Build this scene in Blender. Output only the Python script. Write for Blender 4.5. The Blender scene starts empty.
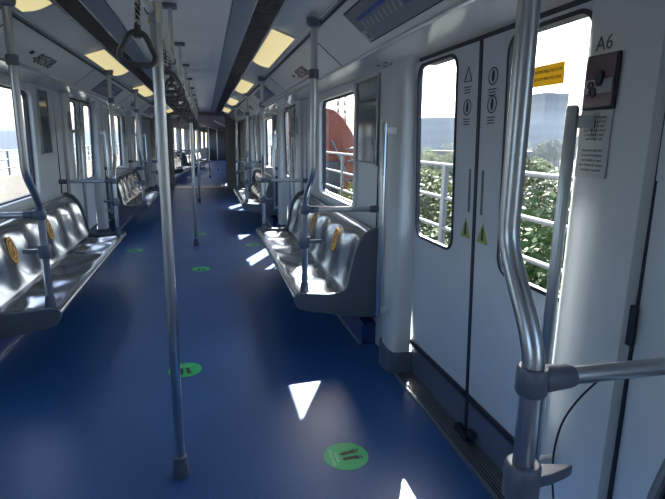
import bpy, bmesh, math, random
from mathutils import Vector, Matrix
random.seed(7)
PI = math.pi
sc = bpy.context.scene
COL = sc.collection

# ------------------------------------------------------------------ camera
cam_d = bpy.data.cameras.new('camera'); cam = bpy.data.objects.new('camera', cam_d); COL.objects.link(cam)
Rx = Vector((0.97027099, -0.03802979, 0.23901452))      # world X in image axes (right, down, forward)
Ry = Vector((-0.2416149, -0.20939958, 0.9475094))       # world Y
Rz = Vector((0.01401595, -0.97709035, -0.2123629))      # world Z
right = Vector((Rx[0], Ry[0], Rz[0])); down = Vector((Rx[1], Ry[1], Rz[1])); fwd = Vector((Rx[2], Ry[2], Rz[2]))
m = Matrix.Identity(4)
for i in range(3):
    m[i][0] = right[i]; m[i][1] = -down[i]; m[i][2] = -fwd[i]
m[0][3], m[1][3], m[2][3] = 0, 0, 1.6
cam.matrix_world = m
cam_d.sensor_width = 36; cam_d.lens = 500 / 665 * 36
cam_d.clip_start = 0.02; cam_d.clip_end = 3000
sc.camera = cam

# ------------------------------------------------------------------ sky, sun, exposure
w = bpy.data.worlds.new('sky'); sc.world = w; w.use_nodes = True
nt = w.node_tree; bg = nt.nodes['Background']
sky = nt.nodes.new('ShaderNodeTexSky'); sky.sky_type = 'NISHITA'; sky.sun_disc = False
SUN = Vector((0.44, 0.95, 1.0)).normalized()
sky.sun_elevation = math.asin(SUN.z); sky.sun_rotation = math.atan2(SUN.x, SUN.y)
sky.air_density = 1.0; sky.dust_density = 3.5; sky.ozone_density = 1.5
nt.links.new(sky.outputs[0], bg.inputs[0]); bg.inputs[1].default_value = 0.17
sd = bpy.data.lights.new('sun', 'SUN'); sd.energy = 8.0; sd.angle = math.radians(0.6); sd.color = (1.0, 0.96, 0.9)
so = bpy.data.objects.new('sun', sd); COL.objects.link(so); so.rotation_euler = SUN.to_track_quat('Z', 'Y').to_euler(); so.location = (30, 60, 80)
sc.view_settings.view_transform = 'Standard'; sc.view_settings.look = 'None'
sc.view_settings.exposure = 2.65; sc.view_settings.gamma = 1.0; sc.view_settings.use_curve_mapping = False
sc.cycles.max_bounces = 10; sc.cycles.transparent_max_bounces = 16; sc.cycles.diffuse_bounces = 5
sc.cycles.volume_bounces = 1; sc.cycles.use_denoising = True
sc.cycles.sample_clamp_indirect = 6.0

# ------------------------------------------------------------------ materials
def mat(name, col, rough=0.5, metal=0.0, emit=None, estr=0.0, noise=0.0, nscale=40, bump=0.0, bscale=200, coat=0.0, spec=0.5):
    M = bpy.data.materials.new(name); M.use_nodes = True; t = M.node_tree
    b = t.nodes['Principled BSDF']
    b.inputs['Base Color'].default_value = (*col, 1); b.inputs['Roughness'].default_value = rough
    b.inputs['Metallic'].default_value = metal; b.inputs['Specular IOR Level'].default_value = spec
    b.inputs['Coat Weight'].default_value = coat; b.inputs['Coat Roughness'].default_value = 0.12
    tc = t.nodes.new('ShaderNodeTexCoord')
    if noise:
        n = t.nodes.new('ShaderNodeTexNoise'); n.inputs['Scale'].default_value = nscale; n.inputs['Detail'].default_value = 4
        t.links.new(tc.outputs['Object'], n.inputs['Vector'])
        r = t.nodes.new('ShaderNodeMapRange'); r.inputs[1].default_value = 0.3; r.inputs[2].default_value = 0.7
        r.inputs[3].default_value = 1 - noise; r.inputs[4].default_value = 1 + noise
        t.links.new(n.outputs[0], r.inputs[0])
        mx = t.nodes.new('ShaderNodeMix'); mx.data_type = 'RGBA'; mx.blend_type = 'MULTIPLY'; mx.inputs[0].default_value = 1
        mx.inputs[6].default_value = (*col, 1); t.links.new(r.outputs[0], mx.inputs[7]); t.links.new(mx.outputs[2], b.inputs['Base Color'])
    if bump:
        n2 = t.nodes.new('ShaderNodeTexNoise'); n2.inputs['Scale'].default_value = bscale; n2.inputs['Detail'].default_value = 3
        t.links.new(tc.outputs['Object'], n2.inputs['Vector'])
        bp = t.nodes.new('ShaderNodeBump'); bp.inputs['Strength'].default_value = bump; bp.inputs['Distance'].default_value = 0.004
        t.links.new(n2.outputs[0], bp.inputs['Height']); t.links.new(bp.outputs[0], b.inputs['Normal'])
    if emit:
        b.inputs['Emission Color'].default_value = (*emit, 1); b.inputs['Emission Strength'].default_value = estr
    return M

M_wall = mat('wall_laminate', (0.56, 0.60, 0.62), 0.33, noise=0.03, nscale=3, coat=0.15)
M_door = mat('door_paint', (0.52, 0.56, 0.60), 0.36, noise=0.03, nscale=4)
M_col = mat('column_plastic', (0.60, 0.62, 0.62), 0.36)
M_head = mat('header_panel', (0.72, 0.72, 0.67), 0.4)
M_soffit = mat('soffit_gloss', (0.68, 0.69, 0.66), 0.16, coat=0.5)
M_ceil = mat('ceiling_panel', (0.74, 0.76, 0.75), 0.28, noise=0.04, nscale=2, coat=0.2)
M_cove = mat('cove_metal', (0.72, 0.73, 0.72), 0.22, metal=0.45)
M_blueband = mat('blue_grey_band', (0.13, 0.165, 0.23), 0.4)
M_vent = mat('vent_black', (0.012, 0.013, 0.016), 0.5)
M_fin = mat('vent_fin', (0.10, 0.10, 0.11), 0.35, metal=0.6)
M_steel = mat('polished_steel', (0.32, 0.36, 0.42), 0.21, metal=1.0)
M_side = mat('bench_side_paint', (0.13, 0.15, 0.18), 0.42, metal=0.3)
M_pole = mat('satin_pole', (0.52, 0.54, 0.57), 0.30, metal=1.0)
M_collar = mat('grey_collar', (0.12, 0.14, 0.19), 0.42, metal=0.2)
M_alu = mat('aluminium', (0.55, 0.58, 0.60), 0.3, metal=1.0)
M_black = mat('black_rubber', (0.008, 0.012, 0.03), 0.5)
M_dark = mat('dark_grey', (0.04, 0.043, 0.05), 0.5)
M_grip = mat('strap_grip', (0.085, 0.088, 0.088), 0.3)
M_skirt = mat('kick_skirt_grey', (0.09, 0.11, 0.17), 0.45)
M_bluebase = mat('blue_cove_vinyl', (0.015, 0.05, 0.17), 0.4)
M_green = mat('green_vinyl', (0.015, 0.42, 0.12), 0.45)
M_gtext = mat('pale_green_ink', (0.35, 0.75, 0.45), 0.5)
M_ink = mat('black_ink', (0.01, 0.012, 0.012), 0.5)
M_softink = mat('grey_ink', (0.10, 0.11, 0.12), 0.5)
M_redink = mat('brown_red_ink', (0.10, 0.045, 0.04), 0.5)
M_orange = mat('orange_vinyl', (0.75, 0.37, 0.05), 0.45)
M_brown = mat('brown_ink', (0.12, 0.035, 0.01), 0.5)
M_yellow = mat('yellow_vinyl', (0.85, 0.62, 0.02), 0.45)
_t = M_yellow.node_tree; _tl = _t.nodes.new('ShaderNodeBsdfTranslucent'); _tl.inputs[0].default_value = (0.95, 0.70, 0.04, 1)
_ms = _t.nodes.new('ShaderNodeMixShader'); _ms.inputs[0].default_value = .35; _t.links.new(_t.nodes['Principled BSDF'].outputs[0], _ms.inputs[1]); _t.links.new(_tl.outputs[0], _ms.inputs[2]); _t.links.new(_ms.outputs[0], _t.nodes['Material Output'].inputs[0])
M_trig = mat('yellow_green_vinyl', (0.28, 0.36, 0.05), 0.45)
M_map = mat('map_plate', (0.19, 0.20, 0.21), 0.35, noise=0.05)
M_mapblue = mat('map_blue', (0.03, 0.08, 0.33), 0.4)
M_maptan = mat('map_tan', (0.42, 0.42, 0.38), 0.4)
M_pink = mat('pale_pink', (0.5, 0.42, 0.44), 0.4)
M_maroon = mat('maroon_box', (0.10, 0.05, 0.07), 0.25, coat=0.4)
M_paleglass = mat('pale_panel', (0.33, 0.34, 0.37), 0.3)
M_poster = mat('glossy_poster_board', (0.11, 0.13, 0.15), 0.06, coat=0.6)
M_paper = mat('notice_paper', (0.50, 0.52, 0.51), 0.45)
M_lamp = mat('lamp_diffuser', (0.8, 0.7, 0.4), 0.4, emit=(1.0, 0.84, 0.40), estr=0.105)
M_conc = mat('concrete', (0.115, 0.108, 0.094), 0.8, noise=0.12, nscale=0.8)
M_deck = mat('deck_ballast', (0.07, 0.065, 0.058), 0.9, noise=0.2, nscale=3)
M_rail = mat('galvanised_rail', (0.12, 0.125, 0.13), 0.5, metal=0.2)
M_cab = mat('cabinet_dark', (0.045, 0.05, 0.05), 0.4)
M_next = mat('next_car_dimmed_laminate', (0.22, 0.24, 0.26), 0.4)  # wall laminate with dimness put into its colour, keeps the next car subdued
M_brownwall = mat('end_wall_panel', (0.34, 0.34, 0.30), 0.4)
M_thres = mat('threshold_metal', (0.28, 0.23, 0.20), 0.35, metal=0.7)
M_leafA = mat('leaf_dark', (0.060, 0.090, 0.034), 0.6, spec=0.08, noise=0.4, nscale=0.7)
M_leafB = mat('leaf_yellow_green', (0.17, 0.19, 0.065), 0.6, spec=0.08, noise=0.4, nscale=0.7)
M_leafC = mat('leaf_olive', (0.10, 0.108, 0.06), 0.6, spec=0.08, noise=0.4, nscale=0.7)
M_bark = mat('bark', (0.10, 0.07, 0.05), 0.8)
M_ground = mat('scrub_ground', (0.034, 0.034, 0.020), 0.9, noise=0.5, nscale=0.06)
M_bglass = mat('tower_glass', (0.045, 0.065, 0.09), 0.4)
M_bpale = mat('pale_render', (0.10, 0.095, 0.09), 0.7)
M_bwin = mat('house_window', (0.03, 0.04, 0.05), 0.3)
M_croof = mat('clay_roof', (0.10, 0.055, 0.04), 0.8)
M_crane = mat('machine_orange', (0.22, 0.045, 0.02), 0.5)
M_tyre = mat('tyre', (0.03, 0.03, 0.03), 0.8)

# floor vinyl: deep blue with fine fleck
M_floor = bpy.data.materials.new('blue_vinyl_floor'); M_floor.use_nodes = True; t = M_floor.node_tree; b = t.nodes['Principled BSDF']
tc = t.nodes.new('ShaderNodeTexCoord')
n1 = t.nodes.new('ShaderNodeTexNoise'); n1.inputs['Scale'].default_value = 70; n1.inputs['Detail'].default_value = 1
n2 = t.nodes.new('ShaderNodeTexNoise'); n2.inputs['Scale'].default_value = 1.3; n2.inputs['Detail'].default_value = 6
n3 = t.nodes.new('ShaderNodeTexNoise'); n3.inputs['Scale'].default_value = 9; n3.inputs['Detail'].default_value = 6
for n in (n1, n2, n3): t.links.new(tc.outputs['Object'], n.inputs['Vector'])
r = t.nodes.new('ShaderNodeValToRGB'); r.color_ramp.elements[0].position = 0.35; r.color_ramp.elements[1].position = 0.72
r.color_ramp.elements[0].color = (0.012, 0.070, 0.215, 1); r.color_ramp.elements[1].color = (0.019, 0.090, 0.26, 1)
t.links.new(n1.outputs[0], r.inputs[0])
r2 = t.nodes.new('ShaderNodeMapRange'); r2.inputs[1].default_value = 0.35; r2.inputs[2].default_value = 0.7; r2.inputs[3].default_value = 0.88; r2.inputs[4].default_value = 1.15
t.links.new(n2.outputs[0], r2.inputs[0])
mx = t.nodes.new('ShaderNodeMix'); mx.data_type = 'RGBA'; mx.blend_type = 'MULTIPLY'; mx.inputs[0].default_value = 1
t.links.new(r.outputs[0], mx.inputs[6]); t.links.new(r2.outputs[0], mx.inputs[7]); t.links.new(mx.outputs[2], b.inputs['Base Color'])
r3 = t.nodes.new('ShaderNodeMapRange'); r3.inputs[1].default_value = 0.3; r3.inputs[2].default_value = 0.7; r3.inputs[3].default_value = 0.30; r3.inputs[4].default_value = 0.40
t.links.new(n3.outputs[0], r3.inputs[0]); b.inputs['Roughness'].default_value = .40

# braided strap
M_braid = bpy.data.materials.new('braided_strap'); M_braid.use_nodes = True; t = M_braid.node_tree; b = t.nodes['Principled BSDF']
tc = t.nodes.new('ShaderNodeTexCoord'); wv = t.nodes.new('ShaderNodeTexWave'); wv.wave_type = 'BANDS'; wv.bands_direction = 'DIAGONAL'; wv.inputs['Scale'].default_value = 26
t.links.new(tc.outputs['Object'], wv.inputs['Vector'])
r = t.nodes.new('ShaderNodeValToRGB'); r.color_ramp.interpolation = 'CONSTANT'; r.color_ramp.elements[1].position = 0.5
r.color_ramp.elements[0].color = (0.02, 0.02, 0.022, 1); r.color_ramp.elements[1].color = (0.6, 0.6, 0.56, 1)
t.links.new(wv.outputs['Fac'], r.inputs[0]); t.links.new(r.outputs[0], b.inputs['Base Color'])

def glass_mat(name, tint, refl=1.0):
    M = bpy.data.materials.new(name); M.use_nodes = True; t = M.node_tree
    t.nodes.remove(t.nodes['Principled BSDF']); out = t.nodes['Material Output']
    tr = t.nodes.new('ShaderNodeBsdfTransparent'); tr.inputs[0].default_value = (*tint, 1)
    gl = t.nodes.new('ShaderNodeBsdfGlossy'); gl.inputs['Roughness'].default_value = 0.03
    lw = t.nodes.new('ShaderNodeLayerWeight'); lw.inputs[0].default_value = .5
    pw = t.nodes.new('ShaderNodeMath'); pw.operation = 'POWER'; pw.inputs[1].default_value = 5; t.links.new(lw.outputs['Facing'], pw.inputs[0])
    fr = t.nodes.new('ShaderNodeMath'); fr.operation = 'MULTIPLY_ADD'; fr.inputs[1].default_value = .94; fr.inputs[2].default_value = .05; t.links.new(pw.outputs[0], fr.inputs[0])
    ml = t.nodes.new('ShaderNodeMath'); ml.operation = 'MULTIPLY'; ml.inputs[1].default_value = refl
    mx = t.nodes.new('ShaderNodeMixShader'); t.links.new(fr.outputs[0], ml.inputs[0]); t.links.new(ml.outputs[0], mx.inputs[0])
    t.links.new(tr.outputs[0], mx.inputs[1]); t.links.new(gl.outputs[0], mx.inputs[2]); t.links.new(mx.outputs[0], out.inputs[0])
    return M
M_glass = glass_mat('window_glass', (0.86, 0.90, 0.92), 0.8)

# ------------------------------------------------------------------ mesh helpers
class MB:
    def __init__(s): s.v = []; s.f = []
    def box(s, x0, x1, y0, y1, z0, z1):
        n = len(s.v)
        for z in (z0, z1):
            for (x, y) in ((x0, y0), (x1, y0), (x1, y1), (x0, y1)): s.v.append((x, y, z))
        for q in ((0, 3, 2, 1), (4, 5, 6, 7), (0, 1, 5, 4), (1, 2, 6, 5), (2, 3, 7, 6), (3, 0, 4, 7)): s.f.append(tuple(n + i for i in q))
        return s
    def obox(s, o, ax, ay, az):
        "box from a corner o and three edge vectors"
        n = len(s.v); o = Vector(o); ax = Vector(ax); ay = Vector(ay); az = Vector(az)
        for c in (0, 1):
            for (a, b_) in ((0, 0), (1, 0), (1, 1), (0, 1)): s.v.append(tuple(o + ax * a + ay * b_ + az * c))
        for q in ((0, 3, 2, 1), (4, 5, 6, 7), (0, 1, 5, 4), (1, 2, 6, 5), (2, 3, 7, 6), (3, 0, 4, 7)): s.f.append(tuple(n + i for i in q))
        return s
    def prism(s, poly, y0, y1):
        "poly of (x, z) extruded along y"
        n = len(s.v); k = len(poly)
        for y in (y0, y1):
            for (x, z) in poly: s.v.append((x, y, z))
        s.f.append(tuple(n + i for i in range(k))); s.f.append(tuple(n + k + i for i in reversed(range(k))))
        for i in range(k):
            j = (i + 1) % k; s.f.append((n + j, n + i, n + k + i, n + k + j))
        return s
    def prism_z(s, poly, z0, z1):
        n = len(s.v); k = len(poly)
        for z in (z0, z1):
            for (x, y) in poly: s.v.append((x, y, z))
        s.f.append(tuple(n + i for i in reversed(range(k)))); s.f.append(tuple(n + k + i for i in range(k)))
        for i in range(k):
            j = (i + 1) % k; s.f.append((n + i, n + j, n + k + j, n + k + i))
        return s
    def tube(s, pts, r, seg=16, caps=True, closed=False):
        pts = [Vector(p) for p in pts]; k = len(pts); rr = r if isinstance(r, (list, tuple)) else [r] * k
        n0 = len(s.v); up = None
        for i, p in enumerate(pts):
            if closed: d = pts[(i + 1) % k] - pts[i - 1]
            else: d = pts[min(i + 1, k - 1)] - pts[max(i - 1, 0)]
            d.normalize()
            if up is None:
                up = Vector((1, 0, 0)) if abs(d.x) < 0.9 else Vector((0, 0, 1))
            up = (up - d * up.dot(d)).normalized(); v = d.cross(up)
            for j in range(seg):
                a = 2 * PI * j / seg; s.v.append(tuple(p + (up * math.cos(a) + v * math.sin(a)) * rr[i]))
        for i in range(k if closed else k - 1):
            for j in range(seg):
                a = n0 + i * seg + j; b_ = n0 + i * seg + (j + 1) % seg; i2 = (i + 1) % k
                c = n0 + i2 * seg + (j + 1) % seg; d_ = n0 + i2 * seg + j; s.f.append((a, b_, c, d_))
        if caps and not closed:
            s.f.append(tuple(n0 + j for j in reversed(range(seg)))); s.f.append(tuple(n0 + (k - 1) * seg + j for j in range(seg)))
        return s
    def grid(s, P):
        n = len(s.v); R = len(P); C_ = len(P[0])
        for row in P:
            for p in row: s.v.append(tuple(p))
        for i in range(R - 1):
            for j in range(C_ - 1): s.f.append((n + i * C_ + j, n + (i + 1) * C_ + j, n + (i + 1) * C_ + j + 1, n + i * C_ + j + 1))
        return s
    def ell(s, c, rx, ry, rz, seg=16, rings=8):
        P = []
        for i in range(rings + 1):
            a = PI * i / rings
            P.append([(c[0] + rx * math.sin(a) * math.cos(2 * PI * j / seg), c[1] + ry * math.sin(a) * math.sin(2 * PI * j / seg), c[2] + rz * math.cos(a)) for j in range(seg + 1)])
        return s.grid(P)
    def build(s, name, m, parent=None, smooth=35, bevel=0.0, solid=0.0, fix=True):
        me = bpy.data.meshes.new(name); bm = bmesh.new()
        vs = [bm.verts.new(v) for v in s.v]
        for f in s.f:
            try: bm.faces.new([vs[i] for i in f])
            except ValueError: pass
        if fix:
            bmesh.ops.remove_doubles(bm, verts=bm.verts, dist=1e-5)
            bmesh.ops.recalc_face_normals(bm, faces=bm.faces)
        bm.to_mesh(me); bm.free()
        me.materials.append(m)
        if smooth:
            for p in me.polygons: p.use_smooth = True
            me.set_sharp_from_angle(angle=math.radians(smooth))
        o = bpy.data.objects.new(name, me); COL.objects.link(o)
        if parent: o.parent = parent
        if solid:
            md = o.modifiers.new('solid', 'SOLIDIFY'); md.thickness = solid; md.offset = 0
        if bevel:
            md = o.modifiers.new('bevel', 'BEVEL'); md.width = bevel; md.segments = 3; md.limit_method = 'ANGLE'; md.angle_limit = math.radians(40)
        return o

def tag(o, label=None, cat=None, group=None, kind=None):
    if label: o['label'] = label
    if cat: o['category'] = cat
    if group: o['group'] = group
    if kind: o['kind'] = kind
    return o
def empty(name, loc=(0, 0, 0), rz=0.0):
    o = bpy.data.objects.new(name, None); COL.objects.link(o); o.location = loc; o.rotation_euler = (0, 0, rz); o.empty_display_size = 0.05
    return o
def kids(o): return [c for c in bpy.data.objects if c.parent == o]
def copy_tree(o, parent=None):
    c = o.copy(); COL.objects.link(c); c.parent = parent
    for ch in kids(o): copy_tree(ch, c)
    return c
def struct(o): o['kind'] = 'structure'; return o

CX = -0.19
D0, PER = 2.27, 5.52
HO = .78
Y0, YEND = -2.55, 17.15
DOORS = [D0, D0 + PER, D0 + 2 * PER]
def X(s, off): return CX + s * off
def woff(z): return 1.470 - 0.010 * z          # inner face of the wall behind the benches
def doff(z): return 1.550 - 0.036 * z          # inner face of the doors
def rrect(y0, y1, z0, z1, r, n=8):
    pts = []
    for (cy, cz, a0) in ((y1 - r, z1 - r, 0), (y0 + r, z1 - r, PI / 2), (y0 + r, z0 + r, PI), (y1 - r, z0 + r, 1.5 * PI)):
        for i in range(n + 1):
            a = a0 + PI / 2 * i / n; pts.append((cy + r * math.cos(a), cz + r * math.sin(a)))
    return pts
def ringmesh(mb, outer, inner, off_fn, s, t0, t1):
    "ring between two equal-count loops of (y, z); thickness from off+t0 to off+t1"
    k = len(outer); n = len(mb.v)
    for t_ in (t0, t1):
        for L in (outer, inner):
            for (y, z) in L: mb.v.append((X(s, off_fn(z) + t_), y, z))
    O0, I0, O1, I1 = n, n + k, n + 2 * k, n + 3 * k
    for i in range(k):
        j = (i + 1) % k
        mb.f += [(O0 + i, O0 + j, I0 + j, I0 + i), (O1 + i, I1 + i, I1 + j, O1 + j), (I0 + i, I0 + j, I1 + j, I1 + i), (O0 + i, O1 + i, O1 + j, O0 + j)]
def panel_with_hole(mb, s, y0, y1, z0, z1, hole, r, off_fn, t0=0, t1=0.05):
    inner = rrect(*hole, r); n = 9
    outer = []
    corners = [(y1, z1), (y0, z1), (y0, z0), (y1, z0)]
    for q in range(4):
        cy, cz = corners[q]; hy = [hole[1] - r, hole[0] + r, hole[0] + r, hole[1] - r][q]; hz = [hole[3] - r, hole[3] - r, hole[2] + r, hole[2] + r][q]
        for i in range(n):
            f = i / (n - 1)
            # walk along the outer rectangle around the corner
            if q in (0, 2):
                p = (cy, hz + (cz - hz) * min(1, f * 2)) if f <= 0.5 else (cy + (hy - cy) * (f - 0.5) * 2, cz)
            else:
                p = (hy + (cy - hy) * min(1, f * 2), cz) if f <= 0.5 else (cy, cz + (hz - cz) * (f - 0.5) * 2)
            outer.append(p)
    ringmesh(mb, outer, inner, off_fn, s, t0, t1)
def slab(mb, s, y0, y1, z0, z1, off_fn, t0=0, t1=0.05):
    n = max(1, int((z1 - z0) / 0.5) + 1)
    poly = [(X(s, off_fn(z0 + (z1 - z0) * i / n) + t0), z0 + (z1 - z0) * i / n) for i in range(n + 1)]
    poly += [(X(s, off_fn(z1 - (z1 - z0) * i / n) + t1), z1 - (z1 - z0) * i / n) for i in range(n + 1)]
    mb.prism(poly, y0, y1)
def disc(mb, c, r, nrm, seg=24, th=0.001, ry=None, r_in=0.0, up=None):
    "thin solid disc or ring"
    c = Vector(c); nrm = Vector(nrm).normalized(); up = Vector(up) if up else (Vector((0, 0, 1)) if abs(nrm.z) < .9 else Vector((0, 1, 0)))
    up = (up - nrm * up.dot(nrm)).normalized(); rt = up.cross(nrm); n = len(mb.v); ry = ry or r
    loops = []
    for (rr, h) in ((r, 0), (r, th)) + (((r_in, th), (r_in, 0)) if r_in else ()):
        q = ry / r; L = []
        for i in range(seg):
            a = 2 * PI * i / seg; L.append(len(mb.v)); mb.v.append(tuple(c + rt * rr * math.cos(a) + up * rr * q * math.sin(a) + nrm * h))
        loops.append(L)
    if r_in:
        for a in range(4):
            A, B = loops[a], loops[(a + 1) % 4]
            for i in range(seg): j = (i + 1) % seg; mb.f.append((A[i], A[j], B[j], B[i]))
    else:
        mb.f.append(tuple(reversed(loops[0]))); mb.f.append(tuple(loops[1]))
        for i in range(seg): j = (i + 1) % seg; mb.f.append((loops[0][i], loops[0][j], loops[1][j], loops[1][i]))
def text_mesh(mb, body, size, origin, ux, uy, th=0.001, squeeze=1.0, shear=0.0):
    "text laid out from origin along ux, up uy"
    cu = bpy.data.curves.new('t', 'FONT'); cu.body = body; cu.size = size; cu.extrude = th / 2; cu.shear = shear
    cu.align_x = 'CENTER'; cu.align_y = 'CENTER'; cu.resolution_u = 3
    o = bpy.data.objects.new('t', cu); COL.objects.link(o)
    dg = bpy.context.evaluated_depsgraph_get(); dg.update()
    me = bpy.data.meshes.new_from_object(o.evaluated_get(dg))
    ux = Vector(ux).normalized(); uy = Vector(uy).normalized(); uz = ux.cross(uy); n = len(mb.v); origin = Vector(origin)
    for v in me.vertices: mb.v.append(tuple(origin + ux * v.co.x * squeeze + uy * v.co.y + uz * (v.co.z + th / 2)))
    for p in me.polygons: mb.f.append(tuple(n + i for i in p.vertices))
    bpy.data.objects.remove(o); bpy.data.curves.remove(cu); bpy.data.meshes.remove(me)

ORD = ['nearest', 'second', 'third', 'fourth', 'fifth', 'sixth', 'seventh', 'eighth', 'ninth', 'tenth', 'eleventh', 'twelfth']
SIDE = {1: 'right', -1: 'left'}

# ================================================================== THE CAR SHELL
mb = MB().box(X(-1, 1.62), X(1, 1.62), Y0, YEND, -0.06, 0.0)
struct(mb.build('floor', M_floor, smooth=0))
# ceiling profile: centre panel, blue band, vent bed, cove, header, soffit (each a solid strip up to the roof)
def strip_prism(mb, s, a, b_, y0=Y0, y1=YEND, top=2.66):
    mb.prism([(X(s, a[0]), a[1]), (X(s, b_[0]), b_[1]), (X(s, b_[0]), top), (X(s, a[0]), top)], y0, y1)
PC = [(0.39, 2.45), (0.53, 2.455), (0.70, 2.437), (0.95, 2.35), (1.21, 2.14), (1.60, 2.095)]
mb = MB()
edges = [Y0, 1.24, 4.0, 6.76, 9.52, 12.28, 15.04, YEND]
for a, b_ in zip(edges[:-1], edges[1:]):
    mb.box(X(-1, .388), X(1, .388), a + 0.002, b_ - 0.002, 2.45, 2.60)
mb.box(X(-1, 1.62), X(1, 1.62), Y0, YEND, 2.60, 2.68)
struct(mb.build('ceiling', M_ceil, smooth=0))
mb = MB()
for s in (1, -1):
    mb.prism([(X(s, .39), 2.44), (X(s, .40), 2.435), (X(s, .53), 2.43), (X(s, .53), 2.62), (X(s, .39), 2.62)], Y0, YEND)
struct(mb.build('trim_1', M_blueband, smooth=0))
mb = MB()
for s in (1, -1): strip_prism(mb, s, PC[2], PC[3], top=2.62)
struct(mb.build('trim_2', M_cove, smooth=0))
mb = MB()
for s in (1, -1): strip_prism(mb, s, PC[3], PC[4], top=2.62)
struct(mb.build('trim_3', M_head, smooth=0))
mb = MB()
for s in (1, -1):
    strip_prism(mb, s, PC[4], PC[5], top=2.62)
struct(mb.build('trim_4', M_soffit, smooth=0))
# thin shadow gaps / lips of the header
mb = MB()
for s in (1, -1):
    mb.obox((X(s, .957), Y0, 2.338), (s * -.012, 0, .008), (0, YEND - Y0, 0), (s * -.004, 0, -.006))
    for d in DOORS:
        for e in (-1.52, 1.52):
            mb.obox((X(s, 1.205), d + e, 2.1425), (s * -.25, 0, .2019), (0, .006, 0), (s * -.002, 0, -.003))
struct(mb.build('trim_5', M_black, smooth=0))
mb = MB()
for s in (1, -1): mb.tube([(X(s, 1.205), Y0, 2.138), (X(s, 1.205), YEND, 2.138)], 0.011, 10)
struct(mb.build('trim_6', M_alu))
# longitudinal highlights of the cove: two fine beads
mb = MB()
for s in (1, -1):
    for (o_, z_) in ((.715, 2.430), (.925, 2.357)):
        mb.tube([(X(s, o_), Y0, z_), (X(s, o_), YEND, z_)], 0.006, 8)
struct(mb.build('trim_7', M_alu))

# vents
for s in (1, -1):
    root = empty('ceiling_vent', (X(s, .615), 0, 2.45))
    tag(root, f'long black slatted air vent running along the {SIDE[s]} side of the ceiling', 'vent')
    v = MB().box(-.084, .084, Y0, YEND, .03, .16).build('vent_bed', M_vent, root, smooth=0)
    f = MB()
    for i in range(11):
        x = -.078 + i * .0156
        f.box(x - .0018, x + .0018, Y0, YEND, -.008, .03)
    c = f
    yy = Y0 + .3
    while yy < YEND: c.box(-.083, .083, yy, yy + .006, -.004, .02); yy += .23
    f.build('grille', M_fin, root, smooth=0)
    # flat louvre bezel of the side vent, seen as a lighter lip
    MB().box(-s * .084 - .004, -s * .084 + .004, Y0, YEND, -.022, .02).build('bezel', M_cove, root, smooth=0)

# ceiling lights
def make_light(s, y0, y1, label):
    th = math.atan2(2.35 - 2.437, .25)      # slope of the cove
    root = empty('ceiling_light', (X(s, .80), (y0 + y1) / 2, 2.402))
    tag(root, label, 'ceiling light', 'ceiling lights in two rows along the car')
    h = (y1 - y0) / 2; sl = -.348
    def P(u, y, n): return (s * (u - .80), y, (u - .80) * sl - n)
    lens = MB(); rows = []
    for i in range(9):
        f = i / 8; u = .712 + .180 * f; rows.append([P(u, y, .006 + .016 * math.sin(PI * f)) for y in (-h, h)])
    lens.grid(rows)
    rows2 = [[P(.712 + .180 * i, y, .0) for y in (-h, h)] for i in (0, 1)]
    lens.grid(rows2)
    for y in (-h, h):
        n = len(lens.v); lens.v += [P(.712 + .180 * i / 8, y, .006 + .016 * math.sin(PI * i / 8)) for i in range(9)] + [P(.892, y, 0), P(.712, y, 0)]
        lens.f.append(tuple(range(n, n + 11)))
    lens.build('diffuser', M_lamp, root)
    fr = MB()
    for (a, c, ya, yb) in ((.704, .712, -h - .012, h + .012), (.892, .900, -h - .012, h + .012), (.712, .892, -h - .012, -h), (.712, .892, h, h + .012)):
        fr.obox(P(a, ya, .0), Vector(P(c, ya, .0)) - Vector(P(a, ya, .0)), (0, yb - ya, 0), (-s * .003, 0, -.010))
    fr.build('frame', M_cove, root, smooth=0)
for k, (a, b_) in enumerate([(-2.5, -.9), (.8, 2.4), (4.05, 5.7), (7.4, 9.05), (10.7, 12.3), (13.9, 15.5)]):
    if k == 0: continue
    make_light(1, a, b_, f'warm ceiling light on the right side, {["", "above the near door past the frame edge", "nearest one fully in view", "second in view from the front", "third in view from the front", "farthest small one by the gangway"][k]}')
for k, (a, b_) in enumerate([(2.1, 3.75), (5.45, 7.1), (8.75, 10.4), (12.1, 13.75), (15.2, 16.6)]):
    make_light(-1, a, b_, f'warm ceiling light on the left side, {["cut by the top edge at the left corner", "largest one wholly visible above the bench", "small one behind the nearest strap handle", "farther small one beyond the second doors", "last one by the gangway"][k]}')

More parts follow.
